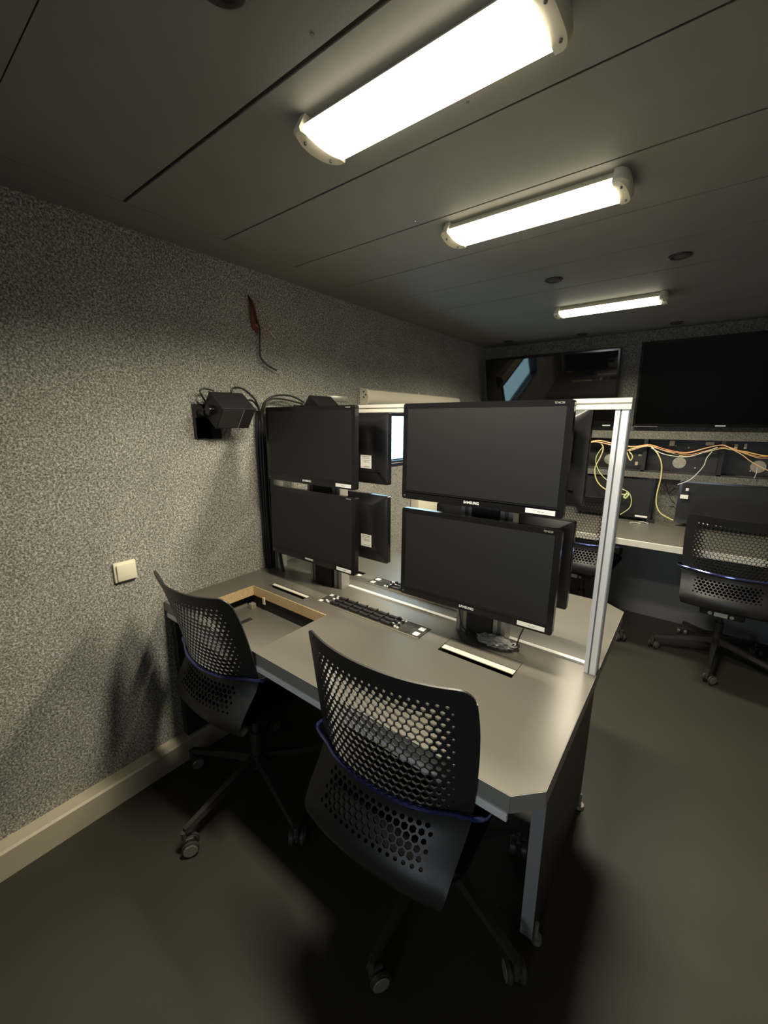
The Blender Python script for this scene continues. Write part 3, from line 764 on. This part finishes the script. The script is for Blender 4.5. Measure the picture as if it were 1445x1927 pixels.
# ---------------------------------------------------------------- far technical shelf and desk
YW = 3.60
rk = thing('cable_rack', 'long open black rack with loose wiring below the televisions', 'rack', (.0, YW, 1.07))
zz = 1.07
MB().box(.01, W-.01, -.10, .088, 1.347-zz, 1.402-zz).make('upper_ledge', M['feltdark'], rk, smooth=False)
MB().box(.01, W-.01, -.10, .088, 1.070-zz, 1.113-zz).make('lower_ledge', M['feltdark'], rk, smooth=False)
MB().box(.01, W-.01, .035, .05, 1.113-zz, 1.347-zz).make('back_panel', M['rack'], rk, smooth=False)
MB().box(.01, W-.01, -.10, -.094, 1.113-zz, 1.122-zz).make('lip', M['rack'], rk, smooth=False)
for x in (.45, .91, 1.352, 1.785, 2.2): MB().box(x-.012, x+.012, -.10, .035, 1.113-zz, 1.347-zz).make('divider', M['black'], rk, smooth=False)
for x in (.25, .70, 1.115, 1.560, 1.985): MB().cyl((x, .030, 1.180-zz), (x, .035, 1.180-zz), .040, n=32).make('round_opening', M['rackhole'], rk)
for x, z in ((1.655, 1.15), (1.525, 1.30), (1.60, 1.29), (1.95, 1.15), (2.08, 1.15)): MB().cyl((x, .028, z-zz), (x, .035, z-zz), .004, n=10).make('screw', M['logo'], rk)
g1_ = 'loose wires in the far rack'
cable('rack_wire', [(0.984, 3.46, 1.319), (1.058, 3.46, 1.313), (1.087, 3.46, 1.274), (1.076, 3.455, 1.206), (1.049, 3.45, 1.124), (1.064, 3.45, 1.043), (1.107, 3.45, 0.986), (1.176, 3.45, 0.952), (1.265, 3.45, 0.941), (1.283, 3.45, 0.963)], .0042, 'yellow', 'yellow wire hanging in a long loop left of the end post', g1_, 'wire')
cable('rack_wire', [(1.237, 3.46, 1.273), (1.262, 3.46, 1.209), (1.277, 3.46, 1.194), (1.283, 3.46, 1.225), (1.258, 3.46, 1.266), (1.309, 3.46, 1.287), (1.365, 3.48, 1.305)], .004, 'yellow', 'small curled yellow wire just right of the end post', g1_, 'wire')
cable('rack_wire', [(1.388, 3.46, 1.300), (1.438, 3.44, 1.246), (1.468, 3.44, 1.174), (1.474, 3.44, 1.081), (1.466, 3.44, 0.966), (1.473, 3.44, 0.89), (1.502, 3.44, 0.836), (1.542, 3.44, 0.811), (1.582, 3.44, 0.794)], .0042, 'yellow', 'long yellow wire dangling to the far desk between two monitors', g1_, 'wire')
bA = [(0.982, 3.47, 1.318), (1.062, 3.47, 1.329), (1.171, 3.47, 1.305), (1.274, 3.47, 1.293), (1.364, 3.48, 1.308), (1.42, 3.47, 1.295), (1.516, 3.47, 1.266), (1.608, 3.47, 1.249), (1.703, 3.47, 1.282), (1.782, 3.48, 1.306), (1.823, 3.47, 1.298), (1.903, 3.47, 1.284), (2.006, 3.47, 1.263), (2.15, 3.48, 1.28)]
bB = [(0.987, 3.45, 1.311), (1.048, 3.45, 1.317), (1.14, 3.45, 1.297), (1.247, 3.45, 1.262), (1.367, 3.47, 1.298), (1.471, 3.45, 1.273), (1.592, 3.45, 1.26), (1.7, 3.45, 1.3), (1.774, 3.47, 1.32), (1.813, 3.45, 1.308), (1.944, 3.45, 1.254), (2.006, 3.45, 1.251), (2.15, 3.45, 1.26)]
for k, (mt, L_, nm) in enumerate((('orange', bA, 'orange wire along the top of the far rack'), ('peach', bB, 'peach wire sagging along the far rack below the orange wire'), ('yellow', [(x, y-.008, z-.006+.004*math.sin(7*x)) for x, y, z in bA], 'pale yellow wire following the orange wire along the far rack'), ('orange', [(x, y+.01, z+.006+.005*math.cos(9*x)) for x, y, z in bB], 'second orange wire strapped to the dividers of the far rack'))):
    cable('rack_wire', L_, .0024, mt, nm, g1_, 'wire')
cable('rack_wire', [(1.392, 3.45, 1.288), (1.475, 3.44, 1.248), (1.596, 3.44, 1.236), (1.677, 3.44, 1.265), (1.754, 3.45, 1.306)], .003, 'white', 'thin white wire sagging lowest between the two rack dividers', g1_, 'wire')
cable('rack_wire', [(1.731, 3.44, 1.278), (1.709, 3.44, 1.235), (1.702, 3.44, 1.189), (1.68, 3.44, 1.142), (1.639, 3.44, 1.084), (1.576, 3.44, 1.045)], .003, 'white', 'thin white wire falling in front of the right far monitor', g1_, 'wire')
cable('rack_wire', [(1.085, 3.445, 1.280), (1.051, 3.435, 1.206), (1.067, 3.435, 1.127), (1.126, 3.435, 1.051), (1.228, 3.435, 0.992), (1.29, 3.43, 0.963), (1.315, 3.43, 0.918), (1.313, 3.43, 0.85), (1.258, 3.43, 0.79)], .003, 'green', 'thin green-white wire looping behind the end post', g1_, 'wire')
cable('rack_wire', [(1.813, 3.45, 1.305), (1.879, 3.45, 1.267), (1.936, 3.45, 1.221), (2.017, 3.45, 1.176), (2.1, 3.46, 1.16)], .003, 'peach', 'peach wire slanting down past the rightmost round opening', g1_, 'wire')
cable('rack_wire', [(1.968, 3.49, 1.19), (1.970, 3.485, 1.15), (1.964, 3.485, 1.118)], .0022, 'white', 'short thin wire hanging under the rightmost round opening', g1_, 'wire')
cable('rack_wire', [(1.290, 3.44, .960), (1.278, 3.435, .945), (1.268, 3.43, .925), (1.280, 3.43, .918), (1.294, 3.43, .942), (1.29, 3.44, .958)], .006, 'green', 'knot of yellow-green wire just right of the end post', g1_, 'wire')
for x, z, w_, h_, nm in ((1.504, 1.322, .030, .036, 'tan tag under the rack ledge, above the middle round opening'), (1.714, 1.325, .046, .024, 'flat tan tag left of the right rack divider'), (1.850, 1.312, .018, .030, 'small yellowish tag just right of the right rack divider'), (1.897, 1.314, .014, .032, 'narrow pinkish tag, rightmost on the rack'), (1.305, 1.165, .018, .026, 'small pale tag hanging low beside the end post'), (1.322, 1.226, .022, .012, 'small white connector left of the rack divider')):
    tag(MB().box(x-w_/2, x+w_/2, 3.545, 3.552, z-h_/2, z+h_/2, .002).make('cable_tag', M['tan'], smooth=False), nm, 'tag', 'tags in the far rack')
struct(MB().box(0, W, 3.605, 3.69, .0, 1.07).make('trim_1', M['feltdark'], smooth=False))
b = MB(); b.tube([(1.500, 3.60, 1.02), (1.528, 3.60, .952), (1.546, 3.60, .915), (1.575, 3.60, .887)], .0022, n=5).tube([(1.528, 3.60, .952), (1.55, 3.60, .985), (1.56, 3.60, 1.0)], .0016, n=5).tube([(1.545, 3.60, .862), (1.57, 3.598, .870), (1.585, 3.59, .855)], .003, n=5)
tag(b.make('thin_wires', M['cable']), 'thin dark wires on the felt between the two far monitors', 'wire')
# far desk
fd = thing('far_desk', 'grey desk with pale front edge along the far wall', 'desk', (0, 2.90, 0))
MB().box(.02, W-.01, .012, .690, .712, .740).make('desktop', M['desk'], fd, smooth=False)
MB().box(.02, W-.01, .0, .012, .702, .7405, .001).make('front_edge', M['aluw'], fd, smooth=False)
MB().box(.02, W-.01, .655, .672, .0, .712).make('kick_panel', M['kick'], fd, smooth=False)
for x in (.03, .78, 2.30): MB().box(x, x+.03, .42, .655, .0, .712).make('side_panel', M['deskpanel'], fd, smooth=False)
MB().box(1.42, 1.47, .60, .63, .740, .765, .002).make('cable_outlet', M['black'], fd, smooth=False)
# monitors on the far desk
gf = 'monitors on the far desk'
for cx, nm in ((1.190, 'monitor on the far desk behind the end post, white sticker at lower right'), (1.840, 'monitor on the far desk right of the felt gap, behind the swivel chair')):
    o = copy_tree(mon); place(o, cx, 3.505, .768, 0, R_(2), nm, gf)
    if cx > 1.5: fm = o
for c in list(fm.children):
    if c.name.split('.')[0] in ('bezel_sticker', 'sticker_print'): c.location = (-.28, 0, .0)
tag(MB().box(1.600, 1.645, 3.4885, 3.4915, .945, .972, .0005).make('square_sticker', M['sticker'], smooth=False), 'white sticker with rounded edges on the right far monitor', 'sticker')
o = MB().box(1.625, 1.642, 3.4885, 3.4915, 1.000, 1.020, .0005).make('square_sticker', M['sticker'], smooth=False); tag(o, 'tiny white square stuck above the larger sticker on right far monitor', 'sticker')
# small items at the back of the far desk
for x, y, l, nm in ((1.36, 3.42, .035, 'short pale cable end lying on the far desk beside end post'), (1.41, 3.47, .03, 'thin pale scrap on the far desk below the white sticker')):
    tag(MB().tube([(x-l, y, .743), (x, y+.004, .748), (x+l, y-.006, .743)], .0028, n=6).make('cable_scrap', M['white']), nm, 'cable scrap')
